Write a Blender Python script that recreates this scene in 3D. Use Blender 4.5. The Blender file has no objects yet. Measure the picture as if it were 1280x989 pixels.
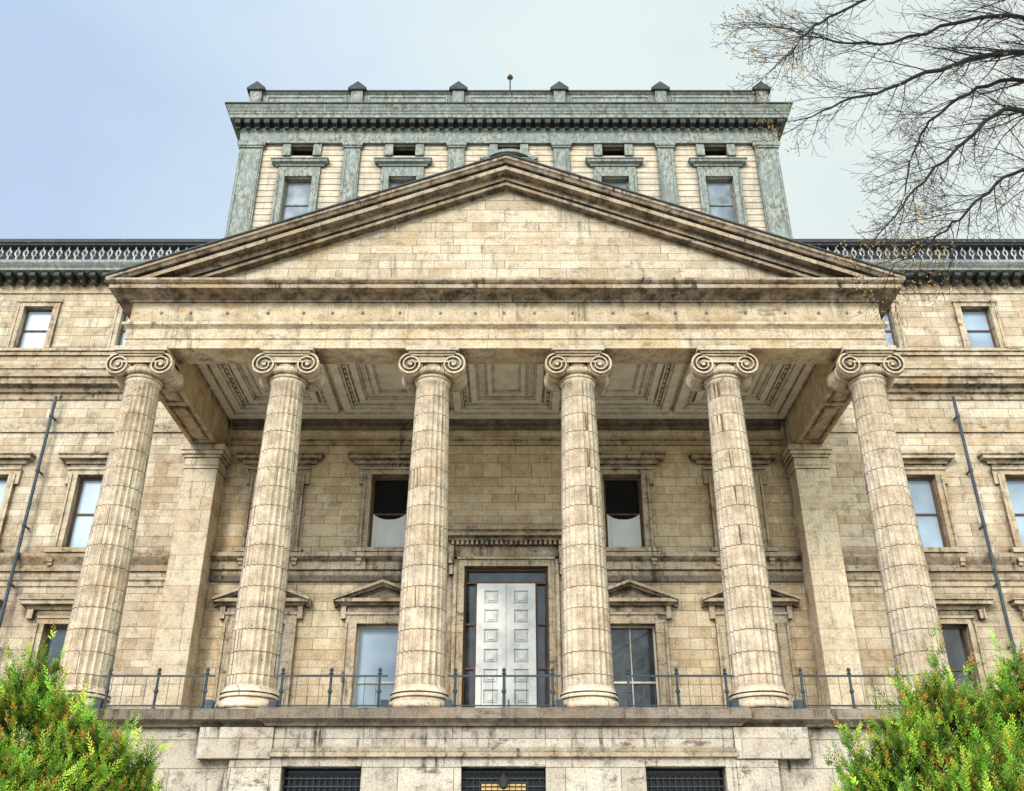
import bpy, bmesh, math, random
import numpy as np
from mathutils import Vector, Matrix
random.seed(7); rng=np.random.default_rng(7)
scn=bpy.context.scene
COL=scn.collection
ZE=1.6   # building levels below are measured from 1.6 m above the forecourt

# ------------------------------------------------------------------ materials
def newmat(name):
    m=bpy.data.materials.new(name); m.use_nodes=True
    nt=m.node_tree; nt.nodes.clear()
    out=nt.nodes.new('ShaderNodeOutputMaterial'); b=nt.nodes.new('ShaderNodeBsdfPrincipled')
    nt.links.new(b.outputs[0],out.inputs[0])
    return m,nt,b
def N(nt,t,**kw):
    n=nt.nodes.new(t)
    for k,v in kw.items(): setattr(n,k,v)
    return n
def ramp(nt,src,stops):
    r=N(nt,'ShaderNodeValToRGB'); cr=r.color_ramp
    while len(cr.elements)<len(stops): cr.elements.new(0.5)
    for e,(p,c) in zip(cr.elements,stops):
        e.position=p; e.color=(c,c,c,1) if not isinstance(c,tuple) else (*c,1)
    nt.links.new(src,r.inputs[0]); return r.outputs[0]
def mix(nt,mode,fac,a,b):
    m=N(nt,'ShaderNodeMixRGB',blend_type=mode)
    for i,v in ((0,fac),(1,a),(2,b)):
        if isinstance(v,(int,float)): m.inputs[i].default_value=v if i==0 else (v,v,v,1)
        elif isinstance(v,tuple): m.inputs[i].default_value=(*v,1)
        else: nt.links.new(v,m.inputs[i])
    return m.outputs[0]
def math_(nt,op,a,b=0.0,c=0.0):
    m=N(nt,'ShaderNodeMath',operation=op)
    for i,v in enumerate((a,b,c)):
        if isinstance(v,(int,float)): m.inputs[i].default_value=v
        else: nt.links.new(v,m.inputs[i])
    return m.outputs[0]
def noise(nt,vec,scale,detail=4,rough=.6):
    n=N(nt,'ShaderNodeTexNoise'); n.inputs['Scale'].default_value=scale
    n.inputs['Detail'].default_value=detail; n.inputs['Roughness'].default_value=rough
    nt.links.new(vec,n.inputs['Vector']); return n.outputs['Fac']
def mapping(nt,vec,scale=(1,1,1),loc=(0,0,0)):
    m=N(nt,'ShaderNodeMapping'); m.inputs['Scale'].default_value=scale; m.inputs['Location'].default_value=loc
    nt.links.new(vec,m.inputs[0]); return m.outputs[0]

def stone(name,c1,c2,bw=.95,bh=.40,mort=.009,stain=.45,streak=.45,ao=.9,warm=(.50,.30,.13),warmth=.5,joint=.6,
          grime_crease=(.038,.029,.021),mortc=(.18,.12,.08),aod=.42,pits=.4,soff=.7,pale=.3,mott=.66,vary=1,fine=.9,palec=(.82,.73,.62)):
    m,nt,b=newmat(name)
    geo=N(nt,'ShaderNodeNewGeometry'); pos=geo.outputs['Position']
    sep=N(nt,'ShaderNodeSeparateXYZ'); nt.links.new(pos,sep.inputs[0])
    hx=math_(nt,'ADD',sep.outputs[0],sep.outputs[1]); hz=sep.outputs[2]
    if vary:   # uneven course heights and block lengths
        s1=math_(nt,'MULTIPLY',math_(nt,'SINE',math_(nt,'MULTIPLY',hz,2.3)),.13)
        s2=math_(nt,'MULTIPLY',math_(nt,'SINE',math_(nt,'MULTIPLY',hz,6.1)),.035)
        zz=math_(nt,'ADD',math_(nt,'ADD',hz,s1),s2)
        xx=math_(nt,'ADD',hx,math_(nt,'MULTIPLY',math_(nt,'SINE',math_(nt,'MULTIPLY',hx,1.7)),.25))
    else: xx,zz=hx,hz
    cmb=N(nt,'ShaderNodeCombineXYZ'); nt.links.new(xx,cmb.inputs[0]); nt.links.new(zz,cmb.inputs[1])
    br=N(nt,'ShaderNodeTexBrick'); br.offset=.43; br.offset_frequency=2; br.squash=.66; br.squash_frequency=3
    br.inputs['Color1'].default_value=(*c1,1); br.inputs['Color2'].default_value=(*c2,1)
    br.inputs['Mortar'].default_value=(*mortc,1)
    br.inputs['Scale'].default_value=1; br.inputs['Mortar Size'].default_value=mort; br.inputs['Mortar Smooth'].default_value=.4
    br.inputs['Brick Width'].default_value=bw; br.inputs['Row Height'].default_value=bh; br.inputs['Bias'].default_value=-.1
    nt.links.new(cmb.outputs[0],br.inputs['Vector'])
    plain=mix(nt,'MIX',.4,c1,c2)
    col=mix(nt,'MIX',min(1.0,joint+.3),plain,br.outputs['Color'])
    n1=noise(nt,mapping(nt,pos,(1,1,1.6)),.6,4,.65)
    col=mix(nt,'MIX',ramp(nt,n1,[(.47,0.0),(.66,warmth)]),col,warm)
    n7=noise(nt,mapping(nt,pos,(1,1,1.3),(4,8,6)),1.1,4,.7)
    col=mix(nt,'MIX',ramp(nt,n7,[(.52,0.0),(.64,pale)]),col,palec)
    n3=noise(nt,mapping(nt,pos,(1,1,1),(7,3,1)),2.6,5,.75)
    col=mix(nt,'MULTIPLY',1.0,col,ramp(nt,n3,[(.32,(mott,mott*.95,mott*.90)),(.47,(.98,.97,.955)),(.70,(1.16,1.15,1.14))]))
    n4=noise(nt,pos,20,4,.78)
    col=mix(nt,'MULTIPLY',fine,col,ramp(nt,n4,[(.32,(.52,.48,.43)),(.48,(1.0,1.0,1.0)),(.66,(1.16,1.16,1.16))]))
    pt=mix(nt,'MULTIPLY',1.0,ramp(nt,n4,[(.355,pits),(.405,0.0)]),ramp(nt,n3,[(.40,1.0),(.54,0.1)]))
    col=mix(nt,'MIX',pt,col,grime_crease)
    n2=noise(nt,mapping(nt,pos,(3.6,3.6,.30)),1.4,4,.65)
    st=mix(nt,'MULTIPLY',1.0,ramp(nt,n2,[(.53,0.0),(.65,1.0)]),ramp(nt,n1,[(.40,1.0),(.52,0.08)]))
    st=mix(nt,'MULTIPLY',1.0,st,(streak,streak,streak))
    col=mix(nt,'MIX',st,col,grime_crease)
    n5=noise(nt,mapping(nt,pos,(1,1,2.6),(2,9,4)),1.0,6,.78)
    col=mix(nt,'MIX',ramp(nt,n5,[(.58,0.0),(.65,stain)]),col,(.14,.10,.07))
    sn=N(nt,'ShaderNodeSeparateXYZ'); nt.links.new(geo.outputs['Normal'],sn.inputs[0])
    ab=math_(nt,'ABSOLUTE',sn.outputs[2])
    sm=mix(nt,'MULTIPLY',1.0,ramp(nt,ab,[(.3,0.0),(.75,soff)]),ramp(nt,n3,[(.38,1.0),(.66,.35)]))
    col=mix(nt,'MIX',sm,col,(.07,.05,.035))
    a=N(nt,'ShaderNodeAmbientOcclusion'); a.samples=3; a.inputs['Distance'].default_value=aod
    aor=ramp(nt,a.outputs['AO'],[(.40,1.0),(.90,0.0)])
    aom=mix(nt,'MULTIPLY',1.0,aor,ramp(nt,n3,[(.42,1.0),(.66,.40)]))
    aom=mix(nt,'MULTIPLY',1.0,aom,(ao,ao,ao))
    col=mix(nt,'MIX',aom,col,grime_crease)  # creases and recesses darkened with the colour of the pits and streaks
    nt.links.new(col,b.inputs['Base Color']); b.inputs['Roughness'].default_value=.88
    b.inputs['Specular IOR Level'].default_value=.2
    h=mix(nt,'ADD',.5,n4,n3)
    hm=mix(nt,'MULTIPLY',joint,h,ramp(nt,br.outputs['Fac'],[(0.0,1.0),(1.0,0.0)]))
    bp=N(nt,'ShaderNodeBump'); bp.inputs['Strength'].default_value=.7; bp.inputs['Distance'].default_value=.035
    nt.links.new(hm,bp.inputs['Height']); nt.links.new(bp.outputs[0],b.inputs['Normal'])
    return m

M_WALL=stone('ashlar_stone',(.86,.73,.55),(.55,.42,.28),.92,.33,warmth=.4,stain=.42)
M_WALLIN=stone('sheltered_lightened_ashlar_stone',(1.0,.84,.59),(.74,.55,.33),.98,.33,stain=.25,warmth=.35,warm=(.62,.40,.19),streak=.3,pale=.25,ao=.6,mott=.78)  # less stained ashlar, also lightened to make up for weak portico light
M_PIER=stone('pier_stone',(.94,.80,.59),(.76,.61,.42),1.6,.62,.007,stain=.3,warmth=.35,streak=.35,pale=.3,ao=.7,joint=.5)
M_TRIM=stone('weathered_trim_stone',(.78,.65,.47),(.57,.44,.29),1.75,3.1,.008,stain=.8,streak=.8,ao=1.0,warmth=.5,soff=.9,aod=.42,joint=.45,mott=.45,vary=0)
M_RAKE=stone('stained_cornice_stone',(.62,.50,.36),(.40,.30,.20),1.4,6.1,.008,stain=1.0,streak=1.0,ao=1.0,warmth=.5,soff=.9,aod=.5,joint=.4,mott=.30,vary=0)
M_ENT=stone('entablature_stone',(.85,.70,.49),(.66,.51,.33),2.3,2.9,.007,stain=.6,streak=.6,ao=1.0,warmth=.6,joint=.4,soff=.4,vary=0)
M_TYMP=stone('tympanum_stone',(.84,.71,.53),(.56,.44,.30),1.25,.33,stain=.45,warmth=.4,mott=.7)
M_COLM=stone('column_stone',(1.0,.85,.65),(.86,.70,.50),1.9,.54,.014,stain=.15,streak=.25,ao=1.0,warmth=.3,warm=(.70,.45,.26),joint=.65,mortc=(.17,.11,.07),grime_crease=(.07,.05,.033),aod=.13,pits=1.0,soff=.2,mott=.78,pale=.25,palec=(.98,.83,.66),vary=0,fine=.65)
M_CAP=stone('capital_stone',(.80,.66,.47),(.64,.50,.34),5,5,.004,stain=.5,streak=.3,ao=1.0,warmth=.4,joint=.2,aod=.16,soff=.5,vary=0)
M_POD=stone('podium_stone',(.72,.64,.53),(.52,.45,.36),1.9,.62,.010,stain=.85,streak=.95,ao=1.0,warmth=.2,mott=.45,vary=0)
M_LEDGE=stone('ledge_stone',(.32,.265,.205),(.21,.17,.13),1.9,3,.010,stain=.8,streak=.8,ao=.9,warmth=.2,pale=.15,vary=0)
M_CEIL=stone('ceiling_plaster',(1.0,.93,.79),(.98,.89,.72),7,7,.002,stain=.2,streak=.0,ao=.95,warmth=.2,joint=.1,soff=0,aod=.12,pits=.1,pale=.2,mott=.88,vary=0,grime_crease=(.10,.075,.05),fine=.5)

def paint(name,c,under,peel=.5,boards=0,rough=.6,grime=.5,aod=.3,aos=.85):
    m,nt,b=newmat(name)
    geo=N(nt,'ShaderNodeNewGeometry'); pos=geo.outputs['Position']
    n1=noise(nt,mapping(nt,pos,(.5,.5,3.2) if boards else (1.6,1.6,.8)),4.5,5,.78); n2=noise(nt,pos,1.3,3,.6); n3=noise(nt,mapping(nt,pos,(3,3,.4)),1.5,4,.6)
    pm=mix(nt,'MULTIPLY',1.0,ramp(nt,n1,[(.50,0.0),(.55,1.0)]),(peel,peel,peel))
    pm=mix(nt,'MULTIPLY',1.0,pm,ramp(nt,n2,[(.38,.15),(.58,1.0)]))
    col=mix(nt,'MIX',pm,c,under)
    pl=mix(nt,'MULTIPLY',1.0,ramp(nt,n1,[(.37,.8*peel),(.43,0.0)]),ramp(nt,n2,[(.44,1.0),(.58,0.0)]))
    col=mix(nt,'MIX',pl,col,(.80,.76,.66) if not boards else (.6,.5,.4))
    col=mix(nt,'MULTIPLY',1.0,col,ramp(nt,n2,[(.3,(.7,.71,.72)),(.65,(1.15,1.12,1.08))]))
    col=mix(nt,'MIX',ramp(nt,n3,[(.5,0.0),(.75,grime)]),col,(.07,.07,.06))
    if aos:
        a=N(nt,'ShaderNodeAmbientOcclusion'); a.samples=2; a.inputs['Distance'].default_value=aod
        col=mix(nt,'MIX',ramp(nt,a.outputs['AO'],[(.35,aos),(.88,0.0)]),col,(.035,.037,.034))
    if boards:
        sep=N(nt,'ShaderNodeSeparateXYZ'); nt.links.new(pos,sep.inputs[0])
        fr=math_(nt,'FRACT',math_(nt,'MULTIPLY',sep.outputs[2],1/boards))
        col=mix(nt,'MULTIPLY',1.0,col,ramp(nt,fr,[(0.0,.22),(.14,.35),(.2,1.0)]))
    bp=N(nt,'ShaderNodeBump'); bp.inputs['Strength'].default_value=.4; bp.inputs['Distance'].default_value=.02
    nt.links.new(n1,bp.inputs['Height']); nt.links.new(bp.outputs[0],b.inputs['Normal'])
    nt.links.new(col,b.inputs['Base Color']); b.inputs['Roughness'].default_value=rough; b.inputs['Specular IOR Level'].default_value=.3
    return m
M_TEAL=paint('peeling_green_paint',(.37,.41,.365),(.15,.13,.10),.9)
M_TEALD=paint('dark_green_paint',(.06,.065,.06),(.2,.2,.17),.3)
M_CLAP=paint('cream_clapboard',(.84,.71,.53),(.40,.28,.19),.6,boards=.33,grime=.4)
M_SLATE=paint('grey_metal_roof',(.055,.057,.062),(.16,.16,.16),.3,aos=0)
M_GREYP=paint('grey_cornice_paint',(.36,.38,.37),(.12,.12,.11),.6)
M_LIGHT=paint('pale_ornament_paint',(.78,.81,.83),(.3,.3,.3),.5,aos=0)
M_WHITE=paint('white_door_paint',(.98,.99,.96),(.95,.95,.92),0.0,grime=0.0,aod=.06,aos=.6)
M_BROWN=paint('brown_window_paint',(.15,.085,.05),(.25,.18,.12),.3,grime=.2,aos=0)
M_CREAMF=paint('cream_window_paint',(.85,.76,.60),(.4,.32,.25),.3,grime=.2,aos=0)
M_IRON=paint('blue_grey_iron',(.045,.068,.08),(.12,.13,.13),.2,rough=.45,grime=.1,aos=0)
M_PIPE=paint('blue_grey_pipe',(.06,.085,.11),(.12,.12,.12),.3,rough=.5,grime=.1,aos=0)
def simple(name,c,rough=.7,metal=0,spec=.5,nscale=0,lo=.6,hi=1.3):
    m,nt,b=newmat(name)
    if nscale:
        tc=N(nt,'ShaderNodeNewGeometry'); n=noise(nt,tc.outputs['Position'],nscale,2 if nscale<2 else 4,.5)
        nt.links.new(mix(nt,'MULTIPLY',1.0,c,ramp(nt,n,[(.35,lo),(.65,hi)])),b.inputs['Base Color'])
    else: b.inputs['Base Color'].default_value=(*c,1)
    b.inputs['Roughness'].default_value=rough; b.inputs['Metallic'].default_value=metal
    b.inputs['Specular IOR Level'].default_value=spec
    return m
M_GDARK=simple('dark_window_glass',(.012,.014,.016),.04,0,.25)
M_GMID=simple('smoky_window_glass',(.045,.052,.058),.03,0,.6,nscale=1.2,lo=.4,hi=1.8)
M_GPALE=simple('blind_and_reflection_glass',(.46,.58,.70),.2,0,.3,nscale=.5,lo=.7,hi=1.3)  # pale blind colour; on attic panes it paints in the blue-white reflection
M_CURT=simple('white_curtain',(.97,.98,.96),.8,nscale=2,lo=.95,hi=1.02)
M_BARK=simple('dark_bark',(.020,.017,.016),.9,nscale=9)
M_BUD=simple('yellow_orange_leaf_buds',(.48,.29,.07),.8,nscale=5)
M_LAWN=simple('lawn_grass',(.06,.10,.03),.95,nscale=3)
M_PAVE=simple('bounce_forecourt_concrete',(.70,.66,.59),.9,nscale=2.5,lo=.92,hi=1.06)

# ------------------------------------------------------------------ mesh builder
class MB:
    def __init__(s): s.v=[]; s.f=[]; s.m=[]
    def add(s,vs,fs,mi=0):
        o=len(s.v); s.v+= [tuple(p) for p in vs]; s.f+=[tuple(i+o for i in f) for f in fs]; s.m+=[mi]*len(fs)
    def box(s,x0,x1,y0,y1,z0,z1,mi=0):
        s.add([(x0,y0,z0),(x1,y0,z0),(x1,y1,z0),(x0,y1,z0),(x0,y0,z1),(x1,y0,z1),(x1,y1,z1),(x0,y1,z1)],
              [(0,3,2,1),(4,5,6,7),(0,1,5,4),(1,2,6,5),(2,3,7,6),(3,0,4,7)],mi)
    def sweep(s,prof,path,mi=0):
        st=[]
        for i,p in enumerate(path):
            ns=[]
            if i>0: d=Vector(path[i])-Vector(path[i-1]); d.normalize(); ns.append(Vector((d.y,-d.x)))
            if i<len(path)-1: d=Vector(path[i+1])-Vector(path[i]); d.normalize(); ns.append(Vector((d.y,-d.x)))
            if len(ns)==2: nn=(ns[0]+ns[1]); nn=nn/ (nn.dot(ns[0]))
            else: nn=ns[0]
            st.append([(p[0]+nn.x*o,p[1]+nn.y*o,z) for o,z in prof])
        s.stations(st,mi)
    def stations(s,st,mi=0):
        n=len(st[0]); vs=[p for a in st for p in a]; fs=[]
        for i in range(len(st)-1):
            for j in range(n):
                k=(j+1)%n; fs.append((i*n+j,i*n+k,(i+1)*n+k,(i+1)*n+j))
        fs.append(tuple(range(n))); fs.append(tuple((len(st)-1)*n+j for j in range(n)))
        s.add(vs,fs,mi)
    def gable(s,prof,L,apex,slope,cx=0,mi=0):
        st=[[(cx+X,y,apex-slope*abs(X)+dz) for y,dz in prof] for X in (-L,0,L)]
        s.stations(st,mi)
    def lathe(s,prof,seg=32,c=(0,0,0),axis='z',mi=0,cap=True):
        n=len(prof); vs=[];fs=[]
        for r,h in prof:
            for k in range(seg):
                a=2*math.pi*k/seg
                if axis=='z': vs.append((c[0]+r*math.cos(a),c[1]+r*math.sin(a),c[2]+h))
                else: vs.append((c[0]+r*math.cos(a),c[1]+h,c[2]+r*math.sin(a)))
        for i in range(n-1):
            for k in range(seg):
                q=(k+1)%seg; fs.append((i*seg+k,i*seg+q,(i+1)*seg+q,(i+1)*seg+k))
        if cap: fs.append(tuple(range(seg))); fs.append(tuple((n-1)*seg+k for k in range(seg)))
        s.add(vs,fs,mi)
    def tube(s,pts,rad,sides=6,mi=0):
        P=[Vector(p) for p in pts]; vs=[];fs=[]
        for i,p in enumerate(P):
            d=(P[min(i+1,len(P)-1)]-P[max(i-1,0)])
            if d.length<1e-9: d=Vector((0,0,1))
            d.normalize()
            a=Vector((0,0,1)) if abs(d.z)<.9 else Vector((1,0,0))
            u=d.cross(a).normalized(); w=d.cross(u)
            r=rad[i] if hasattr(rad,'__len__') else rad
            for k in range(sides):
                t=2*math.pi*k/sides
                vs.append(tuple(p+u*(r*math.cos(t))+w*(r*math.sin(t))))
        for i in range(len(P)-1):
            for k in range(sides):
                q=(k+1)%sides; fs.append((i*sides+k,i*sides+q,(i+1)*sides+q,(i+1)*sides+k))
        fs.append(tuple(range(sides))); fs.append(tuple((len(P)-1)*sides+k for k in range(sides)))
        s.add(vs,fs,mi)
WL={}
def link(o,parent=None,loc=(0,0,0)):
    COL.objects.link(o)
    loc=Vector(loc); WL[o.name]=loc
    if parent is not None:
        o.parent=parent; o.location=loc-WL[parent.name]
    else: o.location=loc
    return o
def make(name,mb,mats,parent=None,loc=(0,0,ZE),smooth=False,label=None,recalc=True,clip=None,bevel=0):
    me=bpy.data.meshes.new(name); me.from_pydata(mb.v,[],mb.f)
    if not isinstance(mats,(list,tuple)): mats=[mats]
    for m in mats: me.materials.append(m)
    for p,mi in zip(me.polygons,mb.m): p.material_index=mi
    if recalc or clip is not None:
        bm=bmesh.new(); bm.from_mesh(me)
        if clip is not None:
            g=bm.verts[:]+bm.edges[:]+bm.faces[:]
            bmesh.ops.bisect_plane(bm,geom=g,plane_co=(0,0,clip),plane_no=(0,0,-1),clear_outer=True)
        bmesh.ops.recalc_face_normals(bm,faces=bm.faces); bm.to_mesh(me); bm.free()
    if smooth:
        for p in me.polygons: p.use_smooth=True
    o=bpy.data.objects.new(name,me)
    if label: o['label']=label
    link(o,parent,loc)
    if bevel:
        md=o.modifiers.new('edge_wear','BEVEL'); md.width=bevel; md.segments=1; md.limit_method='ANGLE'
    return o
def empty(name,loc,parent=None,label=None,category=None,group=None):
    o=bpy.data.objects.new(name,None); o.empty_display_size=.3
    link(o,parent,loc)
    if label: o['label']=label
    if category: o['category']=category
    if group: o['group']=group
    return o
def dup(src,loc,parent=None):
    o=src.copy(); link(o,parent,loc)
    for c in list(src.children):
        k=c.copy(); COL.objects.link(k); k.parent=o; k.location=c.location.copy(); WL[k.name]=WL[o.name]+c.location
        for g in list(c.children):
            q=g.copy(); COL.objects.link(q); q.parent=k; q.location=g.location.copy()
    return o
def many(name,mb,mats,places,parent):
    first=make(name,mb,mats,parent,loc=(places[0][0],places[0][1],places[0][2]+ZE))
    for p in places[1:]:
        o=first.copy(); link(o,parent,(p[0],p[1],p[2]+ZE))

# ------------------------------------------------------------------ BUILDING
CS=4.09; YC=24.0; YW=31.0; AH=13.9; FL=4.0
bld=empty('historic_stone_building',(0,YW,0),label='weathered beige stone neoclassical building with columned portico',category='building')

def wall(x0,x1,z0,z1,y,th,ops,name,mat,parent=bld):
    xs=sorted(set([x0,x1]+[v for o in ops for v in (o[0],o[1]) if x0<v<x1]))
    zs=sorted(set([z0,z1]+[v for o in ops for v in (o[2],o[3]) if z0<v<z1]))
    mb=MB()
    for i in range(len(xs)-1):
        for j in range(len(zs)-1):
            a,b_,c,d=xs[i],xs[i+1],zs[j],zs[j+1]; mx,mz=(a+b_)/2,(c+d)/2
            if any(o[0]<mx<o[1] and o[2]<mz<o[3] for o in ops): continue
            mb.add([(a,y,c),(b_,y,c),(b_,y,d),(a,y,d)],[(0,1,2,3)])
    for o in ops:
        a,b_,c,d=o
        mb.add([(a,y,c),(a,y+th,c),(a,y+th,d),(a,y,d)],[(0,1,2,3)])
        mb.add([(b_,y,c),(b_,y+th,c),(b_,y+th,d),(b_,y,d)],[(3,2,1,0)])
        mb.add([(a,y,d),(a,y+th,d),(b_,y+th,d),(b_,y,d)],[(0,1,2,3)])
        mb.add([(a,y,c),(a,y+th,c),(b_,y+th,c),(b_,y,c)],[(3,2,1,0)])
    o=make(name,mb,mat,parent,recalc=False)
    bm=bmesh.new(); bm.from_mesh(o.data); bmesh.ops.remove_doubles(bm,verts=bm.verts,dist=.0005); bm.to_mesh(o.data); bm.free()
    return o

GW=(4.75,8.0); UW=(10.5,13.2); AW=(18.3,20.15)
WX=[14.3,17.8,21.4,25.0,28.6]; AX=[14.05,17.8,21.4,25.0,28.6]
ops_in=[]
for s in (-1,1):
    for X in (4.0,7.9):
        ops_in.append((s*X-.8,s*X+.8,*GW)); ops_in.append((s*X-.66,s*X+.66,*UW))
ops_in.append((-1.38,1.38,FL,9.9))
wall(-10.0,10.0,FL-.2,15.6,YW,.4,ops_in,'wall',M_WALLIN)
for s in (-1,1):
    ops=[]
    for X,XA in zip(WX,AX):
        for z in ((5.2,8.0),UW): ops.append((s*X-.55,s*X+.55,*z))
        ops.append((s*XA-.55,s*XA+.55,*AW))
    a,b_=(10.0,32) if s>0 else (-32,-10.0)
    wall(a,b_,-1.6,21.6,YW,.4,ops,'wall',M_WALL)
    mb=MB(); x=s*32
    mb.add([(x,YW,-1.6),(x,YW+16,-1.6),(x,YW+16,21.6),(x,YW,21.6)],[(0,1,2,3) if s<0 else (3,2,1,0)])
    make('side_wall',mb,M_WALL,bld,recalc=False)
M_DI=simple('unlit_interior_black',(.02,.018,.016),.9)  # black sheets behind the openings stand in for the darkness of unlit rooms
mb=MB(); mb.box(-32,32,YW+16,YW+16.3,-1.6,21.6); make('rear_wall',mb,M_WALL,bld)
mb=MB(); mb.box(-31.9,31.9,YW+.45,YW+.6,-1.6,21.6); make('dark_interior',mb,M_DI,bld)
mb=MB(); mb.box(-32,32,YW,YW+16.2,21.62,21.95); make('roof',mb,M_SLATE,bld)

BELT=[(-.05,9.6),(.06,9.6),(.06,9.75),(.14,9.8),(.14,10.05),(.22,10.12),(.30,10.2),(.30,10.34),(-.05,10.4)]
def belt(prof,segs,name='string_course',mat=M_TRIM):
    for a,b_ in segs:
        mb=MB(); mb.sweep(prof,[(a,YW),(b_,YW)]); make(name,mb,mat,bld)
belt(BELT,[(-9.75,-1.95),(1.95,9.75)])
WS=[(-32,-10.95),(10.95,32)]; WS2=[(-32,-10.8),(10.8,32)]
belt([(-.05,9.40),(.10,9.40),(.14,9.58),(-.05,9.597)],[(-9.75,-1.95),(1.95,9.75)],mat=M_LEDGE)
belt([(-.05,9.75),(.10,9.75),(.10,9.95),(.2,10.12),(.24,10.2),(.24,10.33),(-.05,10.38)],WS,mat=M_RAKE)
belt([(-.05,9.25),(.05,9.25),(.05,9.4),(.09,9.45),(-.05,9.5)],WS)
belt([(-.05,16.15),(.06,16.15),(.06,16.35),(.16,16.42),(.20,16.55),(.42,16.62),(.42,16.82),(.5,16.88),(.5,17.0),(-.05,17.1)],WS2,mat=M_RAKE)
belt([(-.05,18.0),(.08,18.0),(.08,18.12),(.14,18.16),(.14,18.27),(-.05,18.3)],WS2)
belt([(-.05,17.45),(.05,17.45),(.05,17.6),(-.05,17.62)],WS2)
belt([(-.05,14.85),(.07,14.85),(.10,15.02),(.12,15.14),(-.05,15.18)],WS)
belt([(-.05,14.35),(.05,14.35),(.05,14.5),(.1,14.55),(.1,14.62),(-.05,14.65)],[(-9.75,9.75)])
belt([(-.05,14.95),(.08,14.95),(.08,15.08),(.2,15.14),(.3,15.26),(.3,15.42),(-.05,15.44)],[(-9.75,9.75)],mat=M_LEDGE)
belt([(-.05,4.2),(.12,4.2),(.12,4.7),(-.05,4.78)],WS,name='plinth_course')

# ---- window kits
def sash(w,h,y=.25,bars=0,rail=.5,t=.06,mid=True):
    mb=MB(); a=w/2
    mb.box(-a,-a+t,y-.05,y+.08,0,h); mb.box(a-t,a,y-.05,y+.08,0,h)
    mb.box(-a+t,a-t,y-.05,y+.08,h-t,h); mb.box(-a+t,a-t,y-.05,y+.08,0,t*1.3)
    if mid: mb.box(-a+t,a-t,y-.04,y+.06,h*rail-.03,h*rail+.03)
    for i in range(bars):
        X=-a+w*(i+1)/(bars+1); mb.box(X-.015,X+.015,y-.02,y+.04,t*1.3,h-t)
    return mb
def eared(w,h,t=.24,out=.10,ear=.12,bottom=0):
    mb=MB(); a=w/2
    for s in (-1,1):
        x0,x1=sorted((s*a,s*(a+t))); mb.box(x0,x1,-out,.02,bottom,h)
        x0,x1=sorted((s*(a+t-.07),s*(a+t))); mb.box(x0,x1,-out-.045,-out+.005,bottom,h-.001)
        if ear: x0,x1=sorted((s*(a+t+.001),s*(a+t+ear))); mb.box(x0,x1,-out,.02,h-.35,h+t)
    mb.box(-a-t,a+t,-out-.003,.02,h+.001,h+t)
    mb.box(-a-t-ear,a+t+ear,-out-.05,-out+.004,h+t-.08,h+t+.003)
    return mb
def hood(mb,hw,z,out=.38,thick=.34):
    prof=[(-.02,z),(.12,z),(.16,z+.1),(out*.85,z+.14),(out*.85,z+.24),(out,z+.28),(out,z+thick),(-.02,z+thick+.04)]
    e=out
    mb.sweep(prof,[(-hw+e,.02),(-hw+e,0),(hw-e,0),(hw-e,.02)])
kits={}
def kit(key,name,w,h,surround,glass,framem,bars=0,rail=.5,smat=M_TRIM,label=None,curtain=None,gy=.27,mid=True,t=.06):
    src=make(name,sash(w,h,bars=bars,rail=rail,mid=mid,t=t),framem,None,loc=(0,0,0),bevel=0)
    COL.objects.unlink(src)
    def sub(nm,mb,mt,lb=None):
        me=make(nm,mb,mt,None,loc=(0,0,0)); COL.objects.unlink(me); me.parent=src
        if lb: me['label']=lb
    pm=MB(); pm.box(-w/2+.02,w/2-.02,gy,gy+.02,.02,h-.02); sub('pane',pm,glass)
    sub('surround',surround,smat)
    if curtain is not None: sub('curtain',curtain,M_CURT,'white half-height curtain in the lower sash')
    if label: src['label']=label
    kits[key]=src
def sill(mb,hw,out=.25,z=0,th=.16):
    mb.box(-hw,hw,-out,.02,z-th,z-.002)
    for s in (-1,1):
        x0,x1=sorted((s*(hw-.12),s*(hw-.3))); mb.box(x0,x1,-out+.07,.02,z-th-.3,z-th-.001)
        mb.box(x0+.02,x1-.02,-out+.12,.02,z-th-.42,z-th-.302)
def ped_surround():
    h=GW[1]-GW[0]; mb=eared(1.6,h,.36,.13,.0,bottom=-.7)
    mb.box(-1.14,1.14,-.10,.02,h+.365,h+.56)
    for s in (-1,1):
        x0,x1=sorted((s*1.17,s*1.33)); mb.box(x0,x1,-.18,.02,h+.15,h+.56)
    z=h+.562
    mb.sweep([(-.02,z),(.22,z),(.28,z+.07),(.40,z+.09),(.40,z+.20),(-.02,z+.21)],[(-1.12,.02),(-1.12,0),(1.12,0),(1.12,.02)])
    mb.add([(-1.45,-.14,z+.20),(1.45,-.14,z+.20),(0,-.14,z+.66)],[(0,1,2)])
    mb.gable([(-.46,0),(-.46,-.09),(-.38,-.13),(-.32,-.19),(-.2,-.20),(-.16,-.26),(.02,-.26),(.02,0.0)],1.56,z+.80,.37)
    return mb
kit('ground_pale','window',1.6,GW[1]-GW[0],ped_surround(),M_GPALE,M_CREAMF,rail=.45,label='tall sash window with pale blind under stone pediment')
kit('ground_dark','window',1.6,GW[1]-GW[0],ped_surround(),M_GMID,M_CREAMF,bars=1,rail=.45,label='tall dark sash window under stone pediment')
def up_surround():
    h=UW[1]-UW[0]; mb=eared(1.32,h,.26,.11,.16); hood(mb,1.52,h+.40); sill(mb,1.1,.32,0,.14)
    mb.box(-1.0,1.0,-.05,.02,h+.27,h+.399)
    return mb
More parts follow.
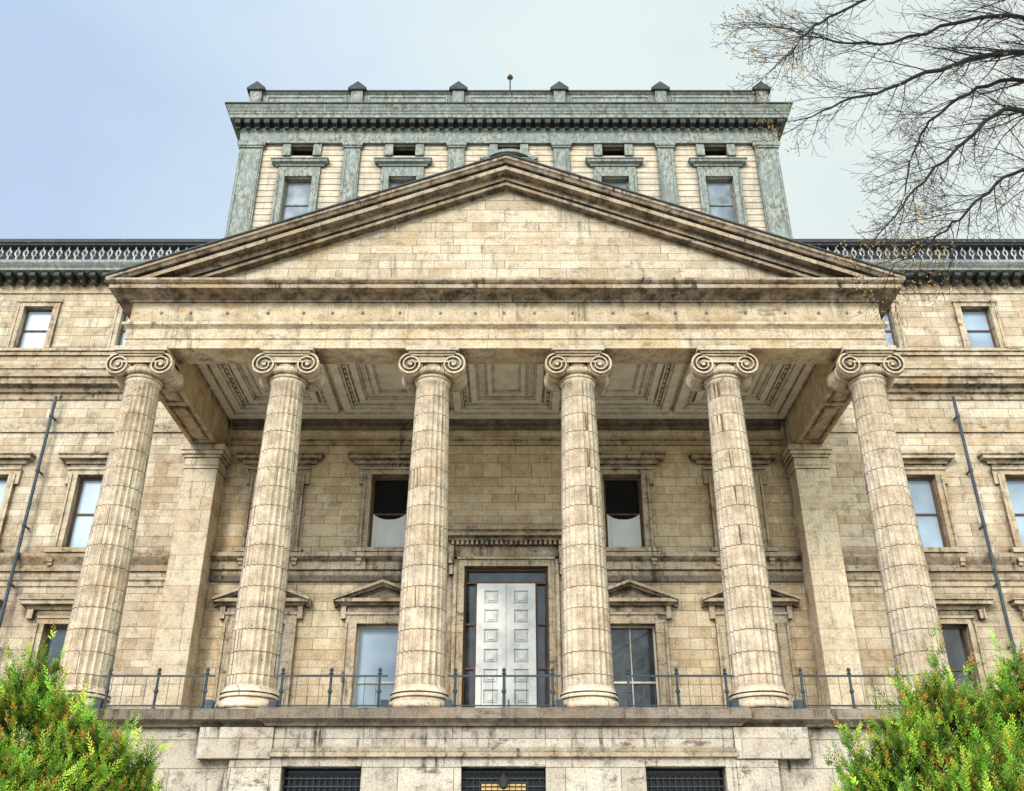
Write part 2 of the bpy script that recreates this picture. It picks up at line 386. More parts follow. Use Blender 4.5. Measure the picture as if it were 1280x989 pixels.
def curtain():
    mb=MB(); n=14; h=1.15; vs=[];fs=[]
    for i in range(n+1):
        u=-1+2*i/n; x=u*.56
        vs+= [(x,.175+.02*(i%2),.1),(x,.175+.02*(i%2),h+.20*abs(u)**2.5)]
    for i in range(n): fs.append((2*i,2*i+2,2*i+3,2*i+1))
    mb.add(vs,fs); return mb
kit('up_curtain','window',1.32,UW[1]-UW[0],up_surround(),M_GDARK,M_BROWN,rail=.5,label='brown sash window with white lower curtain',curtain=curtain(),t=.09)
kit('up_dark','window',1.32,UW[1]-UW[0],up_surround(),M_GDARK,M_BROWN,t=.09)
def wing_up():
    h=UW[1]-UW[0]; mb=eared(1.1,h,.25,.10,.14); hood(mb,1.3,h+.40); sill(mb,1.0,.30,0,.16); mb.box(-.9,.9,-.05,.02,h+.26,h+.399); return mb
kit('wing_up','window',1.1,UW[1]-UW[0],wing_up(),M_GPALE,M_BROWN,t=.08)
def wing_gr():
    h=2.8; mb=eared(1.1,h,.25,.10,.0); hood(mb,1.45,h+.45,.40,.3); mb.box(-.9,.9,-.05,.02,h+.255,h+.449)
    for s in (-1,1):
        x0,x1=sorted((s*.95,s*1.15)); mb.box(x0,x1,-.2,.02,h+.15,h+.449)
    sill(mb,.9); return mb
kit('wing_ground','window',1.1,2.8,wing_gr(),M_GMID,M_BROWN,t=.08)
def att():
    h=AW[1]-AW[0]; mb=MB(); 
    for s in (-1,1):
        x0,x1=sorted((s*.551,s*.8)); mb.box(x0,x1,-.07,.02,0,h)
        x0,x1=sorted((s*.72,s*.8)); mb.box(x0,x1,-.10,-.068,0,h)
    mb.box(-.8,.8,-.073,.02,h+.001,h+.24); mb.box(-.86,.86,-.12,-.06,h+.18,h+.26); return mb
kit('attic','window',1.1,AW[1]-AW[0],att(),M_GPALE,M_BROWN,rail=.5,t=.05)
for s in (-1,1):
    dup(kits['ground_pale' if s<0 else 'ground_dark'],(s*4.0,YW,GW[0]+ZE),bld)
    dup(kits['ground_pale'],(s*7.9,YW,GW[0]+ZE),bld)
    dup(kits['up_curtain'],(s*4.0,YW,UW[0]+ZE),bld)
    dup(kits['up_dark'],(s*7.9,YW,UW[0]+ZE),bld)
    for X,XA in zip(WX[:3],AX[:3]):
        dup(kits['wing_ground'],(s*X,YW,5.2+ZE),bld)
        dup(kits['wing_up'],(s*X,YW,UW[0]+ZE),bld)
        dup(kits['attic'],(s*XA,YW,AW[0]+ZE),bld)

# ---- door
mb=MB()
mb.box(-1.38,-1.31,31.10,31.3,FL,9.88); mb.box(1.31,1.38,31.10,31.3,FL,9.88)
mb.box(-1.31,1.31,31.10,31.3,9.80,9.88); mb.box(-1.31,1.31,31.06,31.28,9.36,9.43)
mb.box(-1.02,-.96,31.12,31.3,FL,9.36); mb.box(.96,1.02,31.12,31.3,FL,9.36)
for z in (5.2,6.6,8.0): mb.box(-1.31,-1.02,31.12,31.28,z,z+.06); mb.box(1.02,1.31,31.12,31.28,z,z+.06)
door=make('door',mb,M_BROWN,bld,label='tall white panelled double door in dark frame')
for s in (-1,1):
    mb=MB(); x0,x1=(0.006,.955) if s>0 else (-.955,-.006)
    y0=31.0
    mb.box(x0,x1,y0+.05,y0+.10,FL+.02,9.355)
    rows=8; zh=(9.355-FL-.3)/rows
    mb.box(x0,x0+.25,y0,y0+.05,FL+.02,9.355); mb.box(x1-.25,x1,y0,y0+.05,FL+.02,9.355)
    for r in range(rows+1):
        z=FL+.06+r*zh; mb.box(x0+.25,x1-.25,y0,y0+.05,z,z+.2 if r<rows else 9.355)
    for r in range(rows):
        z=FL+.06+r*zh; mb.box(x0+.31,x1-.31,y0+.02,y0+.05,z+.26,z+zh-.07)
        mb.box(x0+.37,x1-.37,y0-.005,y0+.021,z+.31,z+zh-.12)
    make('door_leaf',mb,M_WHITE,door)
for s in (-1,1):
    mb=MB(); mb.tube([(s*.08,31.0,5.2),(s*.08,30.94,5.25),(s*.08,30.94,5.6),(s*.08,31.0,5.65)],.018,6)
    make('handle',mb,M_IRON,door)
mb=MB(); mb.box(-1.31,1.31,31.2,31.22,9.43,9.80); make('transom_pane',mb,M_GMID,door)
for s in (-1,1):
    x0,x1=sorted((s*1.02,s*1.31)); mb=MB(); mb.box(x0,x1,31.2,31.22,FL,9.36); make('sidelight_pane',mb,M_GMID,door)
mb=MB()
for s in (-1,1):
    x0,x1=sorted((s*1.38,s*1.72)); mb.box(x0,x1,YW-.16,YW+.02,FL,10.2)
    x0,x1=sorted((s*1.62,s*1.73)); mb.box(x0,x1,YW-.22,YW-.155,FL,10.2)
    x0,x1=sorted((s*1.74,s*1.92)); mb.box(x0,x1,YW-.08,YW+.02,FL,10.4)
    x0,x1=sorted((s*1.74,s*1.90)); mb.box(x0,x1,YW-.34,YW-.081,9.95,10.55); mb.box(x0+.02,x1-.02,YW-.25,YW-.082,9.6,9.949)
mb.box(-1.72,1.72,YW-.163,YW+.02,9.9,10.2); mb.box(-1.74,1.74,YW-.22,YW-.15,10.12,10.21)
mb.box(-1.9,1.9,YW-.12,YW+.02,10.21,10.6)
for i in range(23):
    x=-1.78+i*.162; mb.box(x-.045,x+.045,YW-.30,YW-.17,10.60,10.74)
mb.box(-1.86,1.86,YW-.17,YW+.02,10.6,10.75)
mb.sweep([(-.02,10.75),(.3,10.75),(.34,10.82),(.48,10.86),(.48,10.98),(.55,11.05),(.55,11.18),(-.02,11.24)],[(-1.6,YW+.02),(-1.6,YW),(1.6,YW),(1.6,YW+.02)])
make('door_surround',mb,M_TRIM,bld,label='moulded stone door surround with dentilled cornice')

# ---- antae
for s in (-1,1):
    mb=MB(); cx=s*10.33
    def sq(hw,y0,z0,z1): mb.box(cx-hw,cx+hw,y0,YW+.02,z0,z1)
    sq(.56,30.05,FL+.5,13.05)
    sq(.68,29.93,FL,FL+.28); sq(.62,29.99,FL+.281,FL+.499)
    sq(.60,30.01,13.051,13.15); sq(.57,30.04,13.151,13.45); sq(.63,29.98,13.451,13.55); sq(.70,29.91,13.551,13.68); sq(.74,29.87,13.681,13.897)
    make('pilaster',mb,M_PIER,bld,bevel=.01)

# ---- entablature
path=[(-10.77,YW),(-10.77,23.5),(10.77,23.5),(10.77,YW)]
mb=MB(); mb.sweep([(-.9,AH),(0,AH),(0,14.2),(.03,14.2),(.03,14.52),(.07,14.56),(.14,14.62),(.14,14.70),(-.9,14.70)],path)
make('architrave',mb,M_ENT,bld)
mb=MB(); mb.sweep([(-.9,14.703),(0.0,14.703),(0.0,15.42),(-.9,15.42)],path); make('frieze',mb,M_ENT,bld)
mb=MB(); mb.sweep([(-.9,15.423),(.05,15.423),(.07,15.47),(.15,15.52),(.20,15.56),(.55,15.58),(.55,15.70),(.60,15.73),(.65,15.79),(.65,15.86),(-.9,15.86)],path)
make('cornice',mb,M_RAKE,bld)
mb=MB(); mb.box(-.03,.03,-.02,.02,-.035,.035)
many('stone_plug',mb,M_LEDGE,[(-9.9+i*19.8/20+.15*math.sin(i*5),23.49,15.07) for i in range(21)],bld)
for s in (-1,1):
    x0,x1=sorted((s*10.05,s*10.62)); 
    for a,b_ in ((24.9,26.8),(27.1,29.6)):
        mb=MB()
        mb.box(x0,x0+.06,a,b_,AH-.05,AH-.002)
        mb.box(x1-.06,x1,a,b_,AH-.05,AH-.002)
        mb.box(x0+.06,x1-.06,a,a+.06,AH-.05,AH-.002); mb.box(x0+.06,x1-.06,b_-.06,b_,AH-.05,AH-.002)
        make('soffit_moulding',mb,M_TRIM,bld)

# ---- ceiling
mb=MB(); mb.box(-9.85,9.85,24.42,YW-.02,15.54,15.64)
def frame(x0,x1,y0,y1,w,zb,zt=15.538):
    mb.box(x0,x1,y0,y0+w,zb,zt); mb.box(x0,x1,y1-w,y1,zb,zt)
    mb.box(x0,x0+w,y0+w,y1-w,zb,zt); mb.box(x1-w,x1,y0+w,y1-w,zb,zt)
frame(-9.85,9.85,24.42,30.68,.26,15.24)
for i in range(5):
    c=(i-2)*3.86; x0,x1=c-1.83,c+1.83
    for ins,w,zb in ((.0,.26,15.33),(.26,.08,15.39),(.46,.06,15.48),(.62,.20,15.42),(.82,.06,15.47),(1.04,.05,15.51),(1.2,.14,15.46),(1.34,.05,15.50)):
        frame(x0+ins,x1-ins,24.70+ins*.95,30.40-ins*.95,w,zb)
    # egg-and-dart blocks in the outer groove
    for k in range(15):
        yy=25.28+k*.325
        for xx in (x0+.40,x1-.40): mb.box(xx-.035,xx+.035,yy,yy+.2,15.47,15.538)
make('coffered_ceiling',mb,M_CEIL,bld,label='cream coffered plaster ceiling of the portico')

# ---- pediment
mb=MB(); mb.add([(-11.2,23.6,15.86),(11.2,23.6,15.86),(0,23.6,20.1)],[(0,1,2)]); make('tympanum',mb,M_TYMP,bld)
SL=.394
mb=MB(); 
mb.gable([(22.85,0),(22.85,-.09),(22.90,-.13),(22.95,-.20),(23.10,-.205),(23.10,-.28),(23.0,-.285),(23.0,-.42),(23.28,-.43),(23.28,-.52),(23.30,-.58),(23.42,-.585),(23.42,-.64),(23.34,-.645),(23.34,-.75),(23.65,-.76),(23.65,0)],11.44,20.41,SL)
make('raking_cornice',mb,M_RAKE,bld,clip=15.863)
mb=MB(); mb.gable([(22.80,.055),(22.80,.01),(YW+2.1,.01),(YW+2.1,.055)],11.5,20.41,SL)
make('portico_roof',mb,M_SLATE,bld,clip=15.863)

# ---- columns
def shaft():
    nf=22; sp=8; seg=nf*sp; mb=MB(); z0,z1=.46,9.02
    rings=[(z0,.70,0),(z0+.05,.655,0),(z0+.14,.625,.0),(z0+.2,.62,1)]
    for i in range(1,14):
        u=i/14; z=z0+.2+(z1-.35-z0)*u; r=.62-(.62-.465)*(u**1.35)
        rings.append((z,r,1))
    rings+=[(z1-.16,.463,1),(z1-.10,.465,0),(z1-.05,.49,0),(z1,.50,0)]
    vs=[];fs=[]
    for z,r,f in rings:
        for k in range(seg):
            a=2*math.pi*k/seg; u=(k%sp)/sp
            d=0
            if f and u>0: d=.095*r/.6*math.sqrt(max(0,1-((u-.5)/.5)**2))**.8
            rr=r-d; vs.append((rr*math.cos(a),rr*math.sin(a),z))
    for i in range(len(rings)-1):
        for k in range(seg):
            q=(k+1)%seg; fs.append((i*seg+k,i*seg+q,(i+1)*seg+q,(i+1)*seg+k))
    mb.add(vs,fs); return mb
def torus_prof(r,z0,z1,b,n=7):
    return [(r+b*math.sin(math.pi*i/n),z0+(z1-z0)*(.5-.5*math.cos(math.pi*i/n))) for i in range(n+1)]
def base():
    mb=MB(); mb.lathe([(.74,0),(.74,.06)]+torus_prof(.70,.06,.26,.085)+[(.69,.28),(.665,.31)]+torus_prof(.655,.33,.44,.045)+[(.66,.46)],56); return mb
def capital():
    mb=MB()
    mb.lathe([(.48,8.98),(.5,9.0)]+torus_prof(.49,9.0,9.08,.03,4)+[(.50,9.1)]+torus_prof(.5,9.1,9.32,.10,6)+[(.5,9.4)],40)
    for k in range(26):
        a=2*math.pi*k/26; x,y=.575*math.cos(a),.575*math.sin(a)
        mb.lathe([(.01,-.09),(.035,-.05),(.045,.0),(.03,.07),(.01,.09)],6,(x,y,9.21))
    mb.box(-.62,.62,-.50,.50,9.42,9.70)
    for z in (9.44,9.66):
        for y in (-.52,.52): mb.box(-.62,.62,y-.03,y+.03,z-.025,z+.03)
    mb.box(-.66,.66,-.60,.60,9.70,9.76); mb.box(-.74,.74,-.66,.66,9.762,9.897)
    for s in (-1,1):
        c=(s*.60,0,9.37)
        mb.lathe([(.34,-.49),(.345,-.40),(.30,-.30),(.25,-.12),(.25,-.06),(.28,-.05),(.28,.05),(.25,.06),(.25,.12),(.30,.30),(.345,.40),(.34,.49)],28,c,'y')
        for fy in (-1,1):
            y=fy*.50
            mb.lathe([(.055,-.06),(.075,0),(.055,.06)],12,(c[0],y,c[2]),'y')
            T=2.35; n=70; vs=[];fs=[]
            for i in range(n+1):
                t=i/n
                ang=math.pi/2 + (1 if s<0 else -1)*(2*math.pi*T*t)
                ro=.365*(1-t)**.85*.86+.05; w=.055*(1-.55*t)
                for rr,yy in ((ro,y-fy*.01),(ro,y+fy*.065),(ro-w,y+fy*.065),(ro-w,y-fy*.01)):
                    vs.append((c[0]+rr*math.cos(ang),yy,c[2]+rr*math.sin(ang)))
            for i in range(n):
                for j in range(4):
                    k=(j+1)%4; fs.append((i*4+j,i*4+k,(i+1)*4+k,(i+1)*4+j))
            fs.append((0,1,2,3)); fs.append((n*4,n*4+1,n*4+2,n*4+3))
            mb.add(vs,fs)
    return mb
column=make('column',shaft(),M_COLM,bld,loc=(-2.5*CS,YC,FL+ZE),smooth=True,label='fluted Ionic stone column')
make('base',base(),M_COLM,column,loc=WL[column.name],smooth=True)
make('capital',capital(),M_CAP,column,loc=WL[column.name])
for i in range(1,6): dup(column,((i-2.5)*CS,YC,FL+ZE),bld)

# ---- podium
mb=MB()
gops=[(-5.0,-3.2),(-.95,.95),(3.2,5.0)]
mb.box(-13.2,13.2,23.75,YW-.005,3.2,3.62)
mb.box(-13.2,-5.25,23.35,23.75,-1.6,3.62); mb.box(5.25,13.2,23.35,23.75,-1.6,3.62)
xs=[-5.25,-5.0,-3.2,-.95,.95,3.2,5.0,5.25]
for a,b_ in zip(xs[:-1],xs[1:]):
    if (a,b_) in gops: mb.box(a,b_,23.15,23.6,2.76,3.62); mb.box(a,b_,23.15,23.6,-1.6,.2)
    else: mb.box(a,b_,23.15,23.75,-1.6,3.62)
for s in (-1,1):
    x0,x1=sorted((s*5.25,s*6.95)); mb.box(x0,x1,23.10,23.34,2.92,3.61)
    x0,x1=sorted((s*5.25,s*6.2)); mb.box(x0,x1,23.16,23.345,-1.6,2.919)
    x0,x1=sorted((s*9.4,s*11.2)); mb.box(x0,x1,23.15,23.345,-1.6,3.61)
    x0,x1=sorted((s*12.95,s*13.2)); mb.box(x0,x1,23.75,YW-.005,-1.6,3.2)
make('podium',mb,M_POD,bld,bevel=.012)
mb=MB()
mb.box(-5.3,5.3,23.05,23.149,2.96,3.05); mb.box(-5.25,5.25,23.10,23.149,3.051,3.14)
make('lintel_course',mb,M_RAKE,bld)
mb=MB()
mb.sweep([(-.4,3.622),(.10,3.622),(.14,3.68),(.22,3.72),(.30,3.76),(.30,3.95),(.27,4.0),(-.4,4.0)],[(-13.2,YW-.1),(-13.2,23.3),(-5.35,23.3),(-5.35,23.15),(5.35,23.15),(5.35,23.3),(13.2,23.3),(13.2,YW-.1)])
mb.box(-12.9,12.9,23.56,YW-.005,3.625,3.992)
make('podium_ledge',mb,M_LEDGE,bld)
M_GRILLE=simple('black_iron_grille_paint',(.03,.03,.032),.6)
for a,b_ in gops:
    mb=MB(); mb.box(a+.02,b_-.02,23.56,23.6,.2,2.76,1)
    n=int((b_-a)/.13)
    for i in range(1,n): x=a+(b_-a)*i/n; mb.tube([(x,23.42,.2),(x,23.42,2.52)],.010,5)
    for z in (.6,1.6,2.35,2.52): mb.box(a,b_,23.41,23.44,z,z+.03)
    for i in range(n):
        x0=a+(b_-a)*i/n; w=(b_-a)/n
        mb.tube([(x0+w/2+w/2*math.cos(t),23.42,2.55+.11*math.sin(t)) for t in np.linspace(0,math.pi,7)],.008,4)
    make('basement_grille',mb,[M_GRILLE,M_GDARK],bld)
m,nt,b=newmat('lantern_glow'); b.inputs['Base Color'].default_value=(.7,.45,.12,1); b.inputs['Emission Color'].default_value=(1,.6,.18,1); b.inputs['Emission Strength'].default_value=.45
lm=MB(); lm.box(-.5,.5,23.46,23.52,2.30,2.42,0); lm.box(-.54,.54,23.45,23.53,2.421,2.47,1); lm.box(-.03,.03,23.2,23.45,2.5,2.56,1); lm.lathe([(.03,-.16),(.10,-.12),(.12,.05),(.05,.12),(.02,.16)],10,(0,23.2,2.45),mi=1)
make('lamp',lm,[m,M_GRILLE],bld,label='lit yellow lamp over the basement entrance')

# ---- downpipes
for X in (-16.15,16.0):
    mb=MB(); mb.tube([(X,YW-.34,16.12),(X,YW-.34,-1.6)],.055,10)
    for z in (15.3,13.2,11.2,9.2,7.2,5.2,3.0): mb.tube([(X,YW-.34,z),(X,YW-.34,z+.10)],.075,10); mb.box(X-.025,X+.025,YW-.29,YW+.01,z+.02,z+.08)
    make('downpipe',mb,M_PIPE,bld,smooth=False)

# ---- wing cornice + balustrade
brk=MB(); brk.box(0,.20,-.54,-.05,.20,.388); brk.box(.03,.17,-.32,-.05,.04,.199)
orn=MB()
orn.tube([(.085*math.cos(t),-.07,.42+.15*math.sin(t)) for t in np.linspace(0,2*math.pi,9)],.034,4)
orn.tube([(0,-.07,0.02),(0,-.07,.28)],.036,4); orn.tube([(0,-.07,.56),(0,-.07,.70)],.03,4)
bp_,op_=[],[]
for s in (-1,1):
    a,b_=(10.0,32.0) if s>0 else (-32.0,-10.0)
    mb=MB(); mb.sweep([(-.05,21.44),(.62,21.44),(.62,21.54),(.68,21.60),(.76,21.70),(.76,21.82),(-.05,22.0)],[(a,YW),(b_,YW)])
    make('wing_cornice',mb,M_GREYP,bld)
    mb=MB(); mb.sweep([(-.04,20.75),(.05,20.75),(.05,20.88),(.02,20.9),(.02,21.436),(-.04,21.436)],[(a,YW),(b_,YW)]); make('bracket_frieze',mb,M_TRIM,bld)
    mb=MB(); mb.box(a,b_,YW-.15,YW+.1,21.95,22.2); mb.box(a,b_,YW-.22,YW+.15,22.92,23.0); mb.box(a,b_,YW-.28,YW+.2,23.003,23.16); mb.box(a,b_,YW+.05,YW+.1,22.2,22.92)
    make('parapet',mb,M_SLATE,bld)
    for k in range(46):
        x=10.3+k*.46
        if x<31.6: bp_.append((s*x-.1,YW,21.05))
    for k in range(80):
        x=10.3+k*.33
        if x<31.6: op_.append((s*x,YW,22.2))
def split_many(name,mb,mat,pl):
    pl=sorted(pl,key=lambda p:abs(p[0])); many(name,mb,mat,pl[:98],bld)
    rest=MB()
    for p in pl[98:]: rest.add([(v[0]+p[0],v[1]+p[1],v[2]+p[2]) for v in mb.v],mb.f)
    if rest.v: o=make(name,rest,mat,bld); o['kind']='stuff'
split_many('cornice_bracket',brk,M_TEALD,bp_); split_many('parapet_baluster',orn,M_LIGHT,op_)

# ---- tower
YT=33.0; TW=11.95; TX=.05
tops=[(TX+c-.6,TX+c+.6,25.5,28.2) for c in (-9.2,-4.65,0,4.65,9.2)]
tvent=[(TX+c-.5,TX+c+.5,29.45,29.98) for c in (-9.2,-4.65,0,4.65,9.2)]
tower=wall(TX-TW,TX+TW,21.95,31.1,YT,.3,tops+tvent,'tower',M_CLAP)
tower['label']='cream clapboard tower storey with peeling green trim'
for s in (-1,1):
    x0,x1=sorted((TX+s*TW,TX+s*(TW-.2))); mb=MB(); mb.box(x0,x1,YT+.002,YT+12,21.95,31.1); make('tower_side',mb,M_CLAP,tower)
mb=MB(); mb.box(TX-TW+.2,TX+TW-.2,YT+11.8,YT+12,21.95,31.1); make('tower_back',mb,M_CLAP,tower)
mb=MB(); mb.box(TX-TW+.3,TX+TW-.3,YT+.5,YT+.6,22,31); make('dark_interior',mb,M_DI,tower)
tp=[(TX-TW,YT+12),(TX-TW,YT),(TX+TW,YT),(TX+TW,YT+12)]
mb=MB(); mb.sweep([(-.05,30.05),(.16,30.05),(.16,30.16),(.10,30.2),(.10,30.72),(.16,30.78),(.16,30.9),(-.05,30.9)],tp); make('tower_frieze',mb,M_TEAL,tower)
mb=MB(); mb.sweep([(-.3,31.18),(.55,31.18),(.55,31.34),(.60,31.40),(.60,31.50),(.63,31.505),(.66,31.60),(.74,31.72),(.74,31.86),(.5,31.93),(-.3,31.98)],tp); make('tower_cornice',mb,M_TEAL,tower)
mb=MB(); mb.sweep([(.745,31.80),(.79,31.80),(.79,31.88),(.745,31.88)],tp); make('gutter',mb,M_SLATE,tower)
mb=MB(); mb.sweep([(-.05,30.903),(.12,30.903),(.12,31.177),(-.05,31.177)],tp); make('bracket_band',mb,M_TEALD,tower)
tb=MB(); tb.box(0,.24,-.50,-.12,.15,.397); tb.box(.03,.21,-.3,-.12,0,.149)
n=57; many('tower_bracket',tb,M_TEALD,[(TX-TW-.3+(2*TW+.36)*k/(n-1),YT,30.78) for k in range(n)],tower)
mb=MB()
pp=[(TX-TW+.1,YT+11.8),(TX-TW+.1,YT-.25),(TX+TW-.1,YT-.25),(TX+TW-.1,YT+11.8)]
mb.sweep([(-.2,31.95),(.05,31.95),(.05,32.1),(0,32.12),(0,32.85),(.06,32.88),(.08,33.02),(-.25,33.02)],pp)
posts=[TX+(i-2.5)*4.62 for i in range(6)]
for i in range(5):
    a,b_=posts[i]+.5,posts[i+1]-.5
    mb.box(a,b_,YT-.29,YT-.252,32.65,32.72); mb.box(a,b_,YT-.29,YT-.252,32.2,32.26); mb.box(a,a+.07,YT-.29,YT-.252,32.261,32.649); mb.box(b_-.07,b_,YT-.29,YT-.252,32.261,32.649)
make('tower_parapet',mb,M_TEAL,tower)
mb=MB(); mb.sweep([(.085,32.94),(.12,32.94),(.12,33.03),(.085,33.03)],pp); make('coping',mb,M_SLATE,tower)
mb=MB(); mb.box(-.26,.26,-.42,.18,0,.98); mb.box(-.18,.18,-.445,-.419,.2,.8)
z=.982
mb.add([(-.42,-.52,z),(.42,-.52,z),(.42,.3,z),(-.42,.3,z),(-.42,-.52,z+.10),(.42,-.52,z+.10),(.42,.3,z+.10),(-.42,.3,z+.10),(0,-.50,z+.50),(0,.16,z+.50)],
       [(0,3,2,1),(0,1,5,4),(1,2,6,5),(2,3,7,6),(3,0,4,7),(4,5,8),(6,7,9),(5,6,9,8),(7,4,8,9)],1)
many('parapet_post',mb,[M_TEAL,M_SLATE],[(X,YT,31.97) for X in posts],tower)
mb=MB(); mb.tube([(TX+.05,YT+1,31.9),(TX+.05,YT+1,35.2)],.04,6); mb.lathe([(.02,-.12),(.1,-.06),(.15,0),(.12,.09),(.02,.24)],12,(TX+.05,YT+1,35.2)); 
make('finial',mb,simple('bronze',(.14,.10,.05),.5,.5),tower)
def tpil(X,w):
    mb=MB(); mb.box(X-w/2,X+w/2,YT-.12,YT+.02,21.96,29.78)
    mb.box(X-w/2-.05,X+w/2+.05,YT-.18,YT+.02,29.781,29.88); mb.box(X-w/2-.09,X+w/2+.09,YT-.22,YT+.02,29.881,30.048)
    mb.box(X-w/2+.06,X-w/2+.12,YT-.15,YT-.119,22.2,29.6); mb.box(X+w/2-.12,X+w/2-.06,YT-.15,YT-.119,22.2,29.6)
    make('tower_pilaster',mb,M_TEAL,tower)
for c in (-6.95,-2.33,2.33,6.95): tpil(TX+c,.72)
for s in (-1,1): tpil(TX+s*(TW-.5),1.02)
def tsur(arch=False):
    h=2.7; mb=MB()
    for s in (-1,1):
        x0,x1=sorted((s*.601,s*.92)); mb.box(x0,x1,-.10,.02,-.2,h)
        x0,x1=sorted((s*.84,s*.92)); mb.box(x0,x1,-.14,-.099,-.2,h)
    mb.box(-.92,.92,-.103,.02,h+.001,h+.5)
    hood(mb,1.28,h+.55,.34,.3)
    if arch:
        st=[]
        for t in np.linspace(math.pi*.85,math.pi*.15,13):
            cx_,cz_=math.cos(t)*1.36,h+.30+math.sin(t)*1.05
            k=.86
            st.append([(cx_,-.34,cz_),(cx_,.0,cz_),(cx_*k,.0,h+.3+math.sin(t)*1.05*k),(cx_*k,-.34,h+.3+math.sin(t)*1.05*k)])
        mb.stations(st)
    z=29.45-25.5
    mb.box(-.86,-.501,-.10,.02,z-.04,z+.594); mb.box(.501,.86,-.10,.02,z-.04,z+.594)
    for k in range(4): 
        zz=z+.06+k*.13; mb.add([(-.5,.02,zz),(.5,.02,zz),(.5,.14,zz+.09),(-.5,.14,zz+.09)],[(0,1,2,3)],1)
    return mb
M_GTOW=simple('grey_blue_tower_glass',(.30,.35,.40),.35,0,.2,nscale=1.2,lo=.6,hi=1.3)
kit('tower','tower_window',1.2,2.7,tsur(),M_GTOW,M_TEAL,rail=.5,smat=[M_TEAL,M_TEALD],t=.09)
kit('tower_mid','tower_window',1.2,2.7,tsur(True),M_GTOW,M_TEAL,rail=.5,smat=[M_TEAL,M_TEALD],t=.09)
for c in (-9.2,-4.65,0,4.65,9.2): dup(kits['tower_mid' if c==0 else 'tower'],(TX+c,YT,25.5+ZE),tower)

# ------------------------------------------------------------------ railings
def railing():
    r=empty('iron_railing',(0,0,0),label='low blue-grey iron railing between stone columns',category='railing',group='railings along the portico edge')
    mb=MB(); h=1.34
    for z,t in ((.80,.020),(.12,.016)): mb.box(-h,h,-t,t,z-t,z+t)
    n=10
    for k in range(1,n):
        x=-h+2*h*k/n
        if k!=n//2: mb.tube([(x,0,.12),(x,0,.8)],.007,5)
    make('rail',mb,M_IRON,r,loc=(0,0,0))
    for X in (-1.15,0,1.15):
        pm=MB(); pm.lathe([(.07,0),(.07,.05),(.034,.08),(.034,.40),(.056,.42),(.056,.47),(.034,.5),(.032,.82),(.06,.85),(.028,.89),(.056,.94),(.02,.99),(.005,1.0)],8,(X,0,0))
        if X: pm.box(X*1.13-.09,X*1.13+.09,-.1,.1,0,.24)
        make('post',pm,M_IRON,r,loc=(0,0,0))
    return r
rl=railing()
base_z=FL+ZE+.0
rl.location=(0,23.35,base_z); WL[rl.name]=Vector((0,23.35,base_z))
for i in (-2,-1,1,2): dup(rl,(i*CS,23.35,base_z))

# ------------------------------------------------------------------ ground
def sheet(name,x0,x1,y0,y1,z,mat):
    mb=MB(); mb.add([(x0,y0,z),(x1,y0,z),(x1,y1,z),(x0,y1,z)],[(0,1,2,3)])
    o=make(name,mb,mat,None,loc=(0,0,0),recalc=False); o['kind']='structure'; o['label']={'ground':'flat green lawn reaching the horizon','bounce_pavement':'unseen pale concrete forecourt added to bounce light into the portico'}[name]; o['category']=name; return o
sheet('ground',-600,600,-600,600,0,M_LAWN)
sheet('bounce_pavement',-32,32,-25,23.1,.004,M_PAVE)  # out of view; pale paving added to bounce light up into the portico

# ------------------------------------------------------------------ bare tree
tree=empty('bare_tree',(12.6,12.5,0),label='budding deciduous tree with fine bare dark branches',category='tree')
tm=MB(); bm_=MB(); buds=[]
def V(x,y,z): return Vector((x+.19,y,z))
fork=V(12.2,12.5,7.6)
tm.tube([V(12.6,12.5,-1.6),V(12.55,12.5,-1.2),V(12.5,12.55,1.5),V(12.35,12.5,4.5),fork],[.42,.32,.27,.24,.2],14)
def smooth_path(P,n):
    P=[Vector(p) for p in P]; P=[P[0]*2-P[1]]+P+[P[-1]*2-P[-2]]; out=[]
    for i in range(1,len(P)-2):
        for k in range(n):
            t=k/n; a,b,c,d=P[i-1:i+3]
            out.append(.5*((2*b)+(c-a)*t+(2*a-5*b+4*c-d)*t*t+(3*b-a-3*c+d)*t**3))
    out.append(P[-2]); return out
def rv(s=1): return Vector((random.gauss(0,s),random.gauss(0,s),random.gauss(0,s)))
def grow(p,d,L,r,lev):
    n=max(3,int(L/.13)) if lev<3 else 3
    pts=[p.copy()]; dd=d.normalized(); q=p.copy()
    for i in range(n):
        dd=(dd+rv(.08)+Vector((-.03,0,-.02))).normalized()
        q=q+dd*(L/n); pts.append(q.copy())
    rad=[max(.0031,r*(1-.78*i/n)) for i in range(n+1)]
    bm_.tube(pts,rad,5 if lev<2 else 3)
    if lev>=2: buds.append(pts[-1])
    if lev<3:
        k={1:int(L/.185),2:int(L/.125)}[lev]
        for j in range(k):
            t=.12+.88*(j+random.random())/max(k,1); idx=min(int(t*n),n-1); base_=pts[idx].lerp(pts[idx+1],random.random())
            dirn=(pts[idx+1]-pts[idx]).normalized()
            side=dirn.cross(Vector((0,1,0)))*(1 if (j%2) else -1)+rv(.35)
            nd=(dirn*1.0+side*.65).normalized()
            grow(base_,nd,(L*.45*(1.15-t)+.12)*(random.uniform(.7,1.2)),max(.0036,rad[idx]*.5),lev+1)
